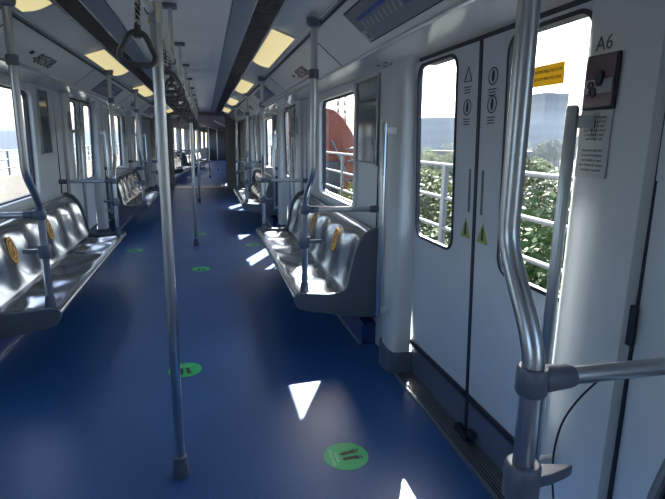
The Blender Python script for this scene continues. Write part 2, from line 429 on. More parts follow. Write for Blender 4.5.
# ---------------------------------------------------------------- walls with columns, windows
win_n = 0; door_n = 0
SEG = [(Y0, D0 - HO)] + [(d + HO, d + PER - HO) for d in DOORS[:-1]] + [(DOORS[-1] + HO, YEND)]
WIN = [(-1.22, .10), (4.24, 5.62), (4.24 + PER, 5.62 + PER), None]
for s in (1, -1):
    wall = MB(); colm = MB(); skirt = MB(); seam = MB()
    for (a, b_), wn in zip(SEG, WIN):
        ca = a + (.30 if a > Y0 else 0); cb = b_ - (.30 if b_ < YEND else 0)
        if wn: panel_with_hole(wall, s, ca, cb, 0, 2.13, (wn[0], wn[1], 1.03, 2.03), .09, woff, 0, .05)
        else: slab(wall, s, ca, cb, 0, 2.13, woff, 0, .05)
        for (p, q, d) in ((a, ca, 1), (cb, b_, -1)):
            if q - p < .1: continue
            # column: rounded nose next to the door, tapering back to the wall
            prof = []
            inner = [(1.53, 0), (1.50, 0), (1.44, .0), (1.412, .012), (1.400, .045), (1.396, .12), (1.402, .22), (1.425, .285), (1.47, .30), (1.53, .30)]
            ye = p if d == 1 else q
            poly = [(X(s, o_), ye + d * y_) for (o_, y_) in inner]
            colm.prism_z(poly, 0.15, 2.13)
            inner2 = [(1.60, -.005), (1.44, -.005), (1.395, .012), (1.378, .05), (1.372, .13), (1.38, .22), (1.41, .29), (1.47, .305), (1.60, .305)]
            skirt.prism_z([(X(s, o_), ye + d * y_) for (o_, y_) in inner2], 0.0, 0.16)
            yy = (q if d == 1 else p)
            seam.box(min(X(s, 1.455), X(s, 1.485)), max(X(s, 1.455), X(s, 1.485)), yy - .006, yy + .006, .16, 2.12)
        # thin vertical wall joints
        if wn:
            for yy in (ca + .28 if a > Y0 else ca + .5, cb - .28):
                seam.box(min(X(s, 1.449), X(s, 1.475)), max(X(s, 1.449), X(s, 1.475)), yy - .002, yy + .002, .95, 2.12)
    wo = struct(wall.build('wall_' + SIDE[s], M_wall, smooth=20))
    colm.build('column', M_col, wo, smooth=50); skirt.build('kick_skirt', M_skirt, wo, smooth=50); seam.build('panel_seam', M_black, wo, smooth=0)
    # sun-proof outer lintel above the doors
    lint = MB()
    for d in DOORS: lint.box(min(X(s, 1.50), X(s, 1.62)), max(X(s, 1.50), X(s, 1.62)), d - .80, d + .80, 2.072, 2.14)
    lint.build('door_lintel', M_black, wo, smooth=0)
    # blue coved plinth below the benches
    pl = MB(); tr = MB()
    for (a, b_), wn in zip(SEG, WIN):
        ca = a + (.305 if a > Y0 else 0); cb = b_ - (.305 if b_ < YEND else 0)
        pl.prism([(X(s, 1.35), 0), (X(s, 1.352), .15), (X(s, 1.37), .17), (X(s, 1.467), .18), (X(s, 1.467), 0)], ca + .25, cb - .25)
        tr.box(min(X(s, 1.330), X(s, 1.351)), max(X(s, 1.330), X(s, 1.351)), ca + .25, cb - .25, 0, .012)
    bo = struct(pl.build('baseboard_' + SIDE[s], M_bluebase)); tr.build('floor_trim', M_alu, bo, smooth=0)
    for wn in WIN:
        if not wn: continue
        win_n += 1
        root = struct(empty(f'window_{win_n}', (0, 0, 0)))
        f = MB(); ringmesh(f, rrect(wn[0] - .055, wn[1] + .055, .975, 2.085, .13), rrect(wn[0] + .005, wn[1] - .005, 1.035, 2.025, .085), woff, s, -.022, .03)
        f.build('frame', M_col, root, bevel=.008)
        g = MB(); ringmesh(g, rrect(wn[0], wn[1], 1.03, 2.03, .09), rrect(wn[0] + .016, wn[1] - .028, 1.05, 2.010, .07), woff, s, .02, .055)
        g.build('gasket', M_black, root)
        p = MB(); L = rrect(wn[0] + .02, wn[1] - .02, 1.05, 2.01, .07); n = len(p.v)
        for (y, z) in L: p.v.append((X(s, woff(z) + .036), y, z))
        p.f.append(tuple(range(len(L)))); p.build('pane', M_glass, root, smooth=0)

# doors
for s in (1, -1):
    for di, d in enumerate(DOORS):
        door_n += 1
        root = struct(empty(f'door_{door_n}', (0, d, 0)))
        for e in (1, -1):       # e=+1 far leaf
            a, b_ = (0.014, .80) if e == 1 else (-.80, -.014)
            hole = (.235, .732, 1.005, 2.05) if e == 1 else (-.732, -.235, 1.005, 2.05)
            lf = MB(); panel_with_hole(lf, s, a, b_, 0.255, 2.075, hole, .075, doff, 0, .016)
            leaf = lf.build('door_leaf', M_door, root, smooth=20)
            g = MB(); ringmesh(g, rrect(hole[0] - .010, hole[1] + .010, hole[2] - .010, hole[3] + .010, .085), rrect(hole[0] + .007, hole[1] - .007, hole[2] + .007, hole[3] - .007, .068), doff, s, -.005, .018)
            g.build('window_gasket', M_black, leaf)
            p = MB(); L = rrect(hole[0] + .002, hole[1] - .002, hole[2] + .002, hole[3] - .002, .072)
            for (y, z) in L: p.v.append((X(s, doff(z) + .008), y, z))
            p.f.append(tuple(range(len(L)))); p.build('pane', M_glass, leaf, smooth=0)
            k = MB(); slab(k, s, a, b_, 0.004, 0.215, doff, .002, .035); k.build('kick_panel', M_skirt, leaf, smooth=0)
            k = MB(); slab(k, s, a, b_, 0.218, 0.252, doff, -.012, .035); k.build('guide_rail', M_black, leaf, smooth=0)
            if e == 1:
                k = MB(); slab(k, s, -.0135, .0135, 0.004, 2.075, doff, -.004, .035); k.build('centre_seal', M_black, root, smooth=0)
            yy = e * .062
            gr = MB(); slab(gr, s, yy - .009, yy + .009, 1.25, 1.47, doff, -.002, .0); gr.build('finger_groove', M_softink, leaf, smooth=0)
            if di < 2:
                # warning triangle
                zc = 1.16; xo = lambda z: X(s, doff(z) - .0015)
                tb = MB(); yc = e * .085; tb.v += [(xo(zc - .05), yc - .052, zc - .05), (xo(zc - .05), yc + .052, zc - .05), (xo(zc + .06), yc, zc + .06)]; tb.f.append((0, 1, 2))
                st = tb.build('warning_triangle', M_trig, leaf, smooth=0); st['label'] = 'yellow green warning triangle sticker'
                tb = MB(); tb.v += [(X(s, doff(z) - .0025), yc + q, z) for (q, z) in ((-.012, zc - .035), (.014, zc - .035), (.006, zc + .03), (-.006, zc + .03))]; tb.f.append((0, 1, 2, 3))
                tb.build('triangle_mark', M_ink, leaf, smooth=0)
                ic = MB(); q = 1 if e == 1 else 0
                for (zz, kind) in ((1.90 if q == 0 else 1.93, 'c' if e == -1 else 't'), (1.775, 'c')):
                    c = Vector((X(s, doff(zz) - .001), e * .115, zz)); nr = (-s, 0, 0)
                    if kind == 'c':
                        disc(ic, c, .040, nr, th=.001, r_in=.034); disc(ic, c, .012, nr, th=.001, ry=.026); disc(ic, c + Vector((0, .0, .020)), .008, nr, th=.001)
                    else:
                        A = [c + Vector((0, yy_, zz_)) for (yy_, zz_) in ((-.036, -.03), (.036, -.03), (0, .04))]
                        for u_, v_ in zip(A, A[1:] + A[:1]): ic.tube([u_, v_], .0025, 6)
                    for rr_ in range(3):
                        z2 = zz - .058 - rr_ * .013
                        w_ = (.035, .028, .032)[rr_]
                        ic.box(min(c.x, c.x - s * .001), max(c.x, c.x - s * .001), c.y - w_, c.y + w_, z2 - .0025, z2 + .0025)
                ic.build('safety_icons', M_ink, leaf, smooth=0)
        if s == 1 and di == 0:
            ys = MB(); ys.obox((X(s, doff(1.86) - .0), -.600, 1.82), (0, .185, 0), (-.004, 0, .078), (-.003, 0, 0))
            o_ = ys.build('warning_strip', M_yellow, root, smooth=0); o_['label'] = 'yellow warning strip across the near door window'
            tx = MB()
            for zz in (1.873, 1.846): text_mesh(tx, 'CAUTION MIND THE DOOR', .017, (X(s, doff(1.86) - .008), -.507, zz), (0, -1, 0), (0, 0, 1), .0006, .78)
            tx.build('strip_text', M_redink, root, smooth=0)
        # threshold grille in the floor
        th = MB()
        xa, xb = sorted((X(s, 1.43), X(s, 1.56)))
        th.box(xa, xb, -.80, .80, 0.0, .004)
        thr = th.build('threshold', M_dark, root, smooth=0)
        rb = MB()
        for i in range(7):
            x = X(s, 1.436 + i * .0175); rb.box(x - .0035, x + .0035, -.80, .80, .004, .010)
        x = X(s, 1.425); rb.box(x - .008, x + .008, -.80, .80, 0, .012)
        rb.build('ribs', M_alu, thr, smooth=0)
        # little latch block at the foot of the meeting edge
        lb = MB(); lb.box(min(X(s, 1.50), X(s, 1.545)), max(X(s, 1.50), X(s, 1.545)), -.09, .05, .012, .045); lb.box(min(X(s, 1.515), X(s, 1.545)), max(X(s, 1.515), X(s, 1.545)), -.12, -.07, .04, .075)
        lb.build('latch_block', M_black, root, bevel=.004)

# car ends
OW = 0.88
def end_wall(name, y0, y1, m):
    e = MB()
    for s in (1, -1):
        e.box(min(X(s, OW), X(s, 1.62)), max(X(s, OW), X(s, 1.62)), y0, y1, 0, 2.6)
    e.box(X(-1, OW), X(1, OW), y0, y1, 2.33, 2.6)
    return struct(e.build(name, m, smooth=0, bevel=.01))
end_wall('wall_far', YEND, YEND + .12, M_brownwall)
struct(MB().box(X(-1, 1.62), X(1, 1.62), Y0 - .1, Y0, -.06, 2.68).build('wall_near', M_wall, smooth=0))
g = MB()
for s in (1, -1):
    for i in range(5):
        y = YEND + .13 + i * .15; g.box(min(X(s, .95), X(s, 1.1)), max(X(s, .95), X(s, 1.1)), y, y + .11, 0, 2.5)
    g.box(min(X(s, 1.02), X(s, 1.12)), max(X(s, 1.02), X(s, 1.12)), YEND + .12, YEND + .95, 0, 2.5)
g.box(X(-1, 1.12), X(1, 1.12), YEND + .12, YEND + .95, 2.42, 2.5)
struct(g.build('wall_gangway', M_dark, smooth=0))
struct(MB().box(X(-1, 1.12), X(1, 1.12), YEND, YEND + .95, -.06, 0.006).build('floor_gangway', M_thres, smooth=0))

# next car: shell
PRE = set(bpy.data.objects)
NY0, NY1 = YEND + .95, YEND + .95 + 22.0
struct(MB().box(X(-1, 1.62), X(1, 1.62), NY0, NY1, -.06, 0).build('floor_next_car', M_floor, smooth=0))
struct(MB().box(X(-1, 1.62), X(1, 1.62), NY0, NY1, 2.40, 2.5).build('ceiling_next_car', M_dark, smooth=0))  # dark colour stands in for a dimly lit ceiling
struct(MB().box(X(-1, 1.62), X(1, 1.62), NY1, NY1 + .1, -.06, 2.5).build('wall_next_car_end', M_dark, smooth=0))  # end wall coloured dark so the next car looks dimmer
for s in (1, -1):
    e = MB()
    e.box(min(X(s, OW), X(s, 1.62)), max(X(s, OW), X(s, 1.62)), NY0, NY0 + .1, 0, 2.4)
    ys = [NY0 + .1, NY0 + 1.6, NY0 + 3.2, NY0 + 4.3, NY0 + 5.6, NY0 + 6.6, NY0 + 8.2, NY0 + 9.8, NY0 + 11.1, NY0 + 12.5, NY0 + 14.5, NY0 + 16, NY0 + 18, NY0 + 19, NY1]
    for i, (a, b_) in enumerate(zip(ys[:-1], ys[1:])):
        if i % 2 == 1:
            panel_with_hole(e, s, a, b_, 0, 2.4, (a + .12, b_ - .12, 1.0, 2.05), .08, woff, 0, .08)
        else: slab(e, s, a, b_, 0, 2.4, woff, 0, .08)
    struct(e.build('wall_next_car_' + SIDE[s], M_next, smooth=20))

# ================================================================== BENCHES
NS, PITCH = 6, .483
BL = NS * PITCH
def make_bench(s):
    root = empty('metal_bench')
    # profile in (off, z) for pan and back
    def P(off, y, z): return (s * off, y, z)
    rows = []
    ny = 16
    def bulge(y):
        u = (y / PITCH) % 1.0
        if y <= 0 or y >= BL: u = 0
        return ((1 - math.cos(2 * PI * u)) / 2) if 0 < u < 1 else 0
    pan = []
    prof_p = [(.805, .452, 0), (.83, .462, 0), (.87, .458, .35), (.93, .448, .8), (1.00, .440, 1), (1.07, .434, 1), (1.12, .436, .7), (1.16, .444, .25), (1.185, .454, 0)]
    prof_b = [(1.185, .454, 0), (1.200, .475, .0), (1.214, .52, .35), (1.228, .58, .8), (1.242, .65, 1), (1.256, .72, 1), (1.276, .79, .9), (1.305, .85, .5), (1.345, .905, .1), (1.39, .927, 0), (1.44, .930, 0)]
    N = NS * ny
    pan = [[P(o_, i / ny * PITCH, z - .034 * d * bulge(i / ny * PITCH)) for (o_, z, d) in prof_p] for i in range(N + 1)]
    mbp = MB().grid(pan)
    seat = mbp.build('seat_pan', M_steel, root, smooth=60, solid=.006, fix=False)
    bk = [[P(o_ + .036 * d * bulge(i / ny * PITCH), i / ny * PITCH, z) for (o_, z, d) in prof_b] for i in range(N + 1)]
    back = MB().grid(bk).build('backrest', M_steel, root, smooth=60, solid=.006, fix=False)
    # ridge mouldings between seats
    # front lip tube and top rail
    MB().tube([P(.81, -.01, .445), P(.81, BL + .01, .445)], .024, 16).build('front_tube', M_steel, root)
    MB().tube([P(1.41, 0, .93), P(1.41, BL, .93)], .014, 12).build('top_rail', M_steel, root)
    # underside
    MB().prism([(s * .82, .43), (s * .84, .375), (s * 1.27, .30), (s * 1.44, .285), (s * 1.44, .42), (s * 1.19, .41), (s * 1.02, .405)], .02, BL - .02).build('underside', M_side, root, smooth=0)
    # end panels
    sil = [(.785, .455), (.79, .42), (.81, .375), (.86, .35), (1.10, .305), (1.30, .27), (1.44, .255), (1.455, .27), (1.455, .93), (1.44, .955), (1.405, .955), (1.345, .93), (1.305, .885), (1.275, .83), (1.247, .75), (1.228, .66), (1.212, .56), (1.198, .505), (1.175, .478), (1.14, .464), (1.05, .462), (.90, .475), (.84, .482), (.80, .475)]
    for y in (-.022, BL + .002):
        e = MB().prism([(s * a, z) for a, z in sil], y, y + .020).build('end_panel', M_side, root, bevel=.004)
        tp = [P(a, y + .010, z) for a, z in sil[9:]]
        MB().tube(tp, .0125, 8).build('edge_trim', M_side, e)
    # brackets to plinth
    for y in (.45, BL / 2, BL - .45):
        MB().prism([(s * 1.12, .315), (s * 1.40, .28), (s * 1.40, .17), (s * 1.36, .168)], y - .02, y + .02).build('bracket', M_side, root, smooth=0)
    # stickers on alternate backs
    for i in (1, 3):
        y = (i + .5) * PITCH; zc = .742; off = 1.296 - .008
        nr = Vector((-s * .975, 0, .22)).normalized(); c = Vector(P(off - .004, y, zc))
        a = MB(); disc(a, c, .076, nr, th=.0015, ry=.108); st = a.build('seat_sticker', M_orange, back); st['label'] = 'orange oval keep-distance sticker on the seat back'
        r_ = MB(); c2 = c + nr * .0016; disc(r_, c2, .056, nr, th=.0008, ry=.082, r_in=.047)
        disc(r_, c2 + Vector((0, 0, .02)), .009, nr, th=.0008)
        up = Vector((0, 0, 1)); up = (up - nr * up.dot(nr)).normalized(); rt = up.cross(nr)
        for (p, q) in (((-.024, -.045), (.024, .045)), ((-.018, -.01), (.018, -.02)), ((.0, .01), (0, -.03)), ((-.012, -.04), (.02, -.035))):
            u_ = c2 + rt * p[0] + up * p[1]; v_ = c2 + rt * q[0] + up * q[1]
            r_.tube([u_, v_], .004, 6)
        r_.build('sticker_symbol', M_brown, back, smooth=0)
    return root
BENCH_Y = [D0 - 1.42 - BL, D0 + 1.26, D0 + 1.26 + PER]
WH = ['cut by the bottom right picture corner', 'nearest to the near doors', 'farther one past the second doors']
protoB = {}
for s in (1, -1):
    for k, y in enumerate(BENCH_Y):
        if s == -1 and k == 0: continue
        if s not in protoB: o = make_bench(s); protoB[s] = o
        else: o = copy_tree(protoB[s])
        o.location = (CX, y, 0)
        tag(o, f'polished steel bench on the {SIDE[s]} wall, {WH[k]}', 'bench', 'steel benches along the walls')
    for k, y in enumerate([NY0 + 3.3 - 1.6, NY0 + 6.4, NY0 + 10.2]):
        o = copy_tree(protoB[s]); o.location = (CX, y, 0)
        tag(o, f'small steel bench on the {SIDE[s]} beyond the gangway, {ORD[k]} in the next car', 'bench', 'steel benches in the next car')

# ================================================================== BENCH-END POLES
def make_end_pole(s, e, sxo=None, dyo=.20):
    """pole at a bench end; e=+1: the bench lies towards +y (pole leans towards -y on top)"""
    root = empty('grab_pole')
    pts = [(0, 0, .47), (0, 0, 1.12)]
    sx, dy = (s * .02 if s == 1 else 0) if sxo is None else sxo, -e * dyo
    for i in range(1, 13):
        f = i / 12; g_ = f * f * (3 - 2 * f); pts.append((sx * g_, dy * g_, 1.12 + .30 * f))
    pts.append((sx, dy, 2.34))
    MB().tube(pts, .0235, 20).build('pole', M_pole, root)
    MB().tube([(0, 0, .445), (0, 0, .455), (0, 0, .50), (0, 0, .545), (0, 0, .55)], [.034, .034, .033, .029, .024], 20).build('base_socket', M_collar, root)
    def collar(z, h, r=.034):
        return MB().tube([(0, 0, z - h), (0, 0, z - h + .006), (0, 0, z + h - .006), (0, 0, z + h)], [r - .004, r, r, r - .004], 20)
    c = collar(1.10, .032); c.tube([(s * .02, 0, 1.10), (s * .085, 0, 1.10), (s * .10, 0, 1.10)], [.031, .027, .024], 16)
    c = c.build('arm_collar', M_collar, root)
    for z in (1.088, 1.112):
        MB().tube([(s * .05, -e * .028, z), (s * .05, -e * .034, z)], .006, 10).build('bolt', M_black, c)
    MB().tube([(s * .09, 0, 1.10), (s * .53, e * .0, 1.095)], .020, 18).build('arm', M_pole, root)
    MB().tube([(s * .50, 0, 1.095), (s * .52, 0, 1.095), (s * .60, 0, 1.095)], [.022, .027, .030], 16).build('wall_socket', M_collar, root)
    t_ = collar(.855, .045, .040)
    t_.prism_z([(s * .02, -.024), (s * .06, -.022), (s * .11, -.010), (s * .135, 0), (s * .11, .010), (s * .06, .022), (s * .02, .024)], .845, .872)
    t_.build('tab_collar', M_collar, root, bevel=.003)
    # upper collar for the long rail and the ceiling flange
    MB().tube([(sx, dy, 2.00), (sx, dy, 2.006), (sx, dy, 2.054), (sx, dy, 2.06)], [.030, .034, .034, .030], 18).build('rail_collar', M_collar, root)
    fl = MB().tube([(sx, dy, 2.315), (sx, dy, 2.325), (sx, dy, 2.345), (sx, dy, 2.372)], [.028, .045, .052, .052], 20).build('ceiling_flange', M_collar, root)
    return root
PN = {}
pole_txt = {(1, -1, 0): 'large bent steel grab pole in the right foreground with arm to the wall',
 (1, 1, 0): 'bent steel grab pole on the near end of the right bench', (-1, 1, 0): 'bent steel grab pole on the near end of the left bench',
 (1, -1, 1): 'grab pole on the far end of the nearest right bench', (-1, -1, 1): 'grab pole on the far end of the nearest left bench',
 (1, 1, 1): 'grab pole on the near end of the second right bench', (-1, 1, 1): 'grab pole on the near end of the second left bench',
 (1, -1, 2): 'small grab pole on the far end of the second right bench', (-1, -1, 2): 'small grab pole on the far end of the second left bench'}
for (s, e, k), txt in pole_txt.items():
    y = DOORS[k] + (1.34 if e == 1 else -1.40)
    if (s, e, k) == (1, -1, 0): o = make_end_pole(s, e, 0, .135)
    elif (s, e) not in PN: o = make_end_pole(s, e); PN[(s, e)] = o
    else: o = copy_tree(PN[(s, e)])
    o.location = (X(s, .885 if s == 1 else .872), y, 0) if (s, e, k) != (1, -1, 0) else (X(s, .857), .862, 0); tag(o, txt, 'grab pole', 'bench-end grab poles')
for s in (1, -1):
    for k, y in enumerate([NY0 + 1.9, NY0 + 4.5, NY0 + 6.6]):
        o = copy_tree(PN[(s, 1)]); o.location = (X(s, .885), y, 0)
        tag(o, f'tiny grab pole on the {SIDE[s]} beyond the gangway, {ORD[k]} one', 'grab pole', 'grab poles in the next car')
# long rails above the benches
for s in (1, -1):
    for k, (a, b_) in enumerate([(Y0, D0 - 1.18), (D0 + 1.16, D0 + PER - 1.18), (D0 + PER + 1.16, D0 + 2 * PER - 1.18)]):
        if s == -1 and k == 0: continue
        o = MB().tube([(X(s, .905), a, 2.03), (X(s, .905), b_, 2.03)], .0165, 14).build('bench_rail', M_pole)
        tag(o, f'long horizontal steel rail above the {["foreground", "nearest", "second"][k]} {SIDE[s]} bench, between its two poles', 'handrail', 'rails above the benches')

# ================================================================== CENTRE POLES AND RAIL
rl = MB().tube([(CX, Y0, 2.10), (CX, YEND - .2, 2.10)], .0185, 16).build('overhead_rail', M_pole)
tag(rl, 'long steel overhead rail along the middle of the ceiling carrying the strap handles', 'handrail')
def make_centre_pole():
    r_ = empty('centre_pole')
    MB().tube([(0, 0, .03), (0, 0, 2.08)], .0225, 20).build('pole', M_pole, r_)
    MB().tube([(0, 0, .0), (0, 0, .006), (0, 0, .05), (0, 0, .10), (0, 0, .106)], [.040, .041, .036, .032, .025], 22).build('floor_socket', M_collar, r_)
    MB().tube([(0, 0, 2.045), (0, 0, 2.05), (0, 0, 2.12), (0, 0, 2.125)], [.026, .030, .030, .026], 18).build('rail_clamp', M_pole, r_)
    return r_
cp = make_centre_pole(); cp.location = (CX + .015, D0 - .01, 0)
tag(cp, 'straight steel pole standing in the middle of the floor, closest to the camera', 'pole', 'centre poles')
for k, (y, tx) in enumerate([(D0 + PER, 'second straight steel pole in the middle of the aisle, level with the second doors'), (D0 + 2 * PER, 'third and thinnest steel pole in the middle of the aisle before the gangway'), (NY0 + 3.9, 'distant centre pole inside the next car'), (NY0 + 9.0, 'most distant centre pole inside the next car')]):
    o = copy_tree(cp); o.location = (CX, y, 0); tag(o, tx, 'pole', 'centre poles')
# ceiling hangers
hg = None
for k in range(11):
    y = D0 + 1.38 * k
    if hg is None:
        hg = empty('rail_hanger')
        MB().tube([(0, 0, 2.115), (0, 0, 2.44)], .013, 12).build('stem', M_pole, hg)
        MB().box(-.045, .045, -.045, .045, 2.425, 2.4495).build('ceiling_plate', M_collar, hg, bevel=.006)
        MB().tube([(0, -.03, 2.10), (0, .03, 2.10)], .024, 16).build('rail_clamp', M_collar, hg)
        o = hg
    else: o = copy_tree(hg)
    o.location = (CX, y, 0)
    tag(o, f'short stem with square plate holding the overhead rail, {ORD[k]} from the camera', 'bracket', 'hangers of the overhead rail')

# strap handles
def make_strap():
    r_ = empty('hanging_strap')          # origin on the rail axis
    h = MB(); 
    h.tube([(0.0235 * math.cos(a), 0, .0235 * math.sin(a)) for a in [i * 2 * PI / 20 for i in range(20)]], .0055, 8, closed=True)
    h.tube([(0, 0, -.024), (0, 0, -.045)], .011, 12); h.build('hook_ring', M_pole, r_)
    st = MB()
    for ph in (0, PI):
        st.tube([(.0065 * math.cos(i * .9 + ph), .0065 * math.sin(i * .9 + ph), -.04 - i * .0058) for i in range(26)], .0065, 8)
    st.build('braided_strap', M_braid, r_)
    g_ = MB(); z0 = -.185
    g_.tube([(0, 0, z0), (0, 0, z0 - .02), (0, 0, z0 - .05)], [.013, .014, .016], 12)
    # rounded triangular ring
    T = [(-.062, -.118), (.062, -.118), (.0, -.0)]
    loop = []; rad = [.026, .026, .030]
    ctr = [(-.040, -.100), (.040, -.100), (0, -.030)]
    for (cx_, cz_), rr_, a0 in zip(ctr, rad, (PI * 7 / 6 - .1, PI * 3 / 2, PI / 6)):
        sp = (PI / 3 + .1, PI * 2 / 3, PI * 2 / 3)[0] if False else None
    def arc(c, r, a, b_, n=8): return [(c[0] + r * math.cos(a + (b_ - a) * i / n), 0, z0 - .035 + c[1] + r * math.sin(a + (b_ - a) * i / n)) for i in range(n + 1)]
    loop = arc((-.036, -.088), .034, PI * .88, PI * 1.5) + arc((.036, -.088), .034, PI * 1.5, PI * 2.12) + arc((0, -.034), .042, PI * .12, PI * .88)
    g_.tube(loop, .0125, 10, closed=True)
    g_.build('grip', M_grip, r_)
    return r_
stp = make_strap(); ys = [1.84, 2.80, 3.15, 3.50, 3.95, 4.35]
y = 4.75
while y < 13.5: ys.append(y); y += .42
for k, y in enumerate(ys):
    o = stp if k == 0 else copy_tree(stp)
    o.location = (CX, y, 2.10); o.scale = (.78, .78, .78)
    o.rotation_euler = (random.uniform(-.10, .10), random.uniform(-.12, .12), 0 if k == 0 else random.uniform(-.6, .6))
    if k == 0:
        o.rotation_euler = (-.05, .06, .15)
        tag(o, 'largest black triangular strap handle on a braided strap, in front of the left lights', 'strap handle', 'strap handles on the centre rail')
    elif k < 6: tag(o, f'black triangular strap handle on the centre rail, {ORD[k]} from the camera', 'strap handle', 'strap handles on the centre rail')
    else: tag(o, 'small black strap handle in the crowded far run of the centre rail', 'strap handle', 'far strap handles crowded together on the centre rail')

for k in range(12):
    o = copy_tree(stp); o.location = (CX + random.choice((-.5, .5)), NY0 + .8 + k * .75, 2.22); o.scale = (.8, .8, .8); o.rotation_euler = (0, random.uniform(-.2, .2), random.uniform(-.6, .6))
    tag(o, 'tiny dark strap handle hanging under the ceiling beyond the gangway', 'strap handle', 'strap handles in the next car')
for x in (-.5, .5):
    o = MB().tube([(CX + x, NY0 + .2, 2.22), (CX + x, NY0 + 21, 2.22)], .018, 10).build('strap_rail', M_pole)
    tag(o, f'{"left" if x < 0 else "right"} overhead strap rail beyond the gangway', 'handrail', 'strap rails in the next car')

# ================================================================== DOOR HANDRAILS
hr = {}
for s in (1, -1):
    for k, d in enumerate(DOORS):
        for e in (1, -1):
            if (s, e) not in hr:
                r_ = empty('door_handrail'); hr[(s, e)] = r_
                zz0, zz1 = .40, 1.72
                pts = [(s * 1.318, 0, zz0), (s * 1.318, 0, zz0 + .01), (s * 1.318, 0, zz1 - .01), (s * 1.318, 0, zz1)]
                MB().tube(pts, [.014, .0195, .0195, .014], 16).build('bar', M_alu, r_)
                for z in (zz0 + .05, zz1 - .05): MB().box(min(s * 1.325, s * 1.404), max(s * 1.325, s * 1.404), -.013, .013, z - .02, z + .02).build('mounting_pad', M_col, r_, bevel=.004)
                o = r_
            else: o = copy_tree(hr[(s, e)])
            o.location = (CX, d + e * .868, 0)
            tag(o, f'vertical steel handrail on the {"far" if e == 1 else "near"} column of the {["nearest", "second", "third"][k]} {SIDE[s]} door', 'handrail', 'vertical handrails beside the doors')

# ================================================================== SIGNS
hd = Vector((1.21 - .95, 0, 2.14 - 2.35))           # header slope (off, z)
def hpt(s, f, y, n=.0):
    "point on header, f=0 bottom .. 1 top, n = lift off the surface"
    off = 1.21 - .26 * f; z = 2.14 + .21 * f
    return Vector((X(s, off - n * .628), y, z - n * .778))
def hup(s): return Vector((-s * .26, 0, .21)).normalized()
for s in (1, -1):
    for k, d in enumerate(DOORS):
        c = hpt(s, .5, d, 0); r_ = empty('route_map', c)
        up = hup(s); rt = Vector((0, -s, 0)); nr = Vector((-s * .628, 0, -.778))
        L, H_ = 1.46, .225
        def Q(u, v, n): return rt * u + up * v + nr * n
        def plate(mb_, u0, u1, v0, v1, n0, n1): mb_.obox(Q(u0, v0, n0), rt * (u1 - u0), up * (v1 - v0), nr * (n1 - n0))
        a = MB(); plate(a, -L / 2, L / 2, -H_ / 2, H_ / 2, .0, .006); a.build('frame', M_black, r_, smooth=0)
        a = MB(); plate(a, -L / 2 + .008, L / 2 - .008, -H_ / 2 + .008, H_ / 2 - .008, .006, .008); a.build('board', M_map, r_, smooth=0)
        a = MB(); plate(a, -L / 2 + .10, L / 2 - .25, .030, .052, .008, .009); plate(a, -.05, L / 2 - .03, -.035, -.022, .008, .009); plate(a, L / 2 - .24, L / 2 - .03, -.015, .09, .008, .009); plate(a, -.045, -.03, -.035, .04, .008, .009)
        a.build('route_lines', M_mapblue, r_, smooth=0)
        a = MB()
        for i in range(17):
            u = -L / 2 + .11 + i * .065; a.obox(Q(u, -.035, .008), rt * .030 + up * .052, rt * .013 - up * .004, nr * .0008)
        a.build('station_names', M_maptan if True else M_ink, r_, smooth=0)
        a = MB(); plate(a, -L / 2 + .015, -L / 2 + .085, -H_ / 2 + .013, -H_ / 2 + .080, .008, .009); a.build('corner_label', M_pink, r_, smooth=0)
        a = MB(); plate(a, -L / 2 + .045, -L / 2 + .055, -H_ / 2 + .022, -H_ / 2 + .07, .009, .0095); plate(a, -L / 2 + .060, -L / 2 + .072, -H_ / 2 + .022, -H_ / 2 + .06, .009, .0095); a.build('corner_figure', M_ink, r_, smooth=0)
        tag(r_, f'dark framed route map sloping above the {["nearest", "second", "third"][k]} {SIDE[s]} door', 'route map', 'route maps above the doors')
    for k, y in enumerate([4.92, 4.92 + PER]):
        t_ = MB(); text_mesh(t_, '-80508', .155, hpt(s, .40, y, .002), (0, -s, 0), hup(s), .0015, 1.15)
        t_ = t_.build('car_number', M_ink if s == -1 else M_redink, smooth=0)
        tag(t_, f'dark printed car number 80508 on the {SIDE[s]} header above the {["nearest", "second"][k]} bench', 'number', 'car numbers on the headers')
        p = MB(); c = hpt(s, .42, y + s * .40, .001); p.obox(c, Vector((0, -s, 0)) * .08, hup(s) * .035, (0, 0, -.001)); p = p.build('arrow_mark', M_ink, t_, smooth=0)
    # small speaker slots in the soffit
    for d in DOORS[:2]:
        for e in (-1, 1):
            for q in (0, .14):
                y = d + e * (1.05 + q)
                o = MB(); 
                for j in (0, 1): o.obox((X(s, 1.36 + j * .05), y - .02, 2.1145 - j * .006), (s * .022, 0, -.0026), (0, .045, 0), (0, 0, -.002))
                o = o.build('soffit_slot', M_black, smooth=0)
                tag(o, f'small black slots in the {SIDE[s]} soffit {"past" if e == 1 else "before"} the {"nearest" if d == D0 else "second"} door, {"closer to" if q == 0 else "farther from"} it', 'slot', 'small slots in the soffit')

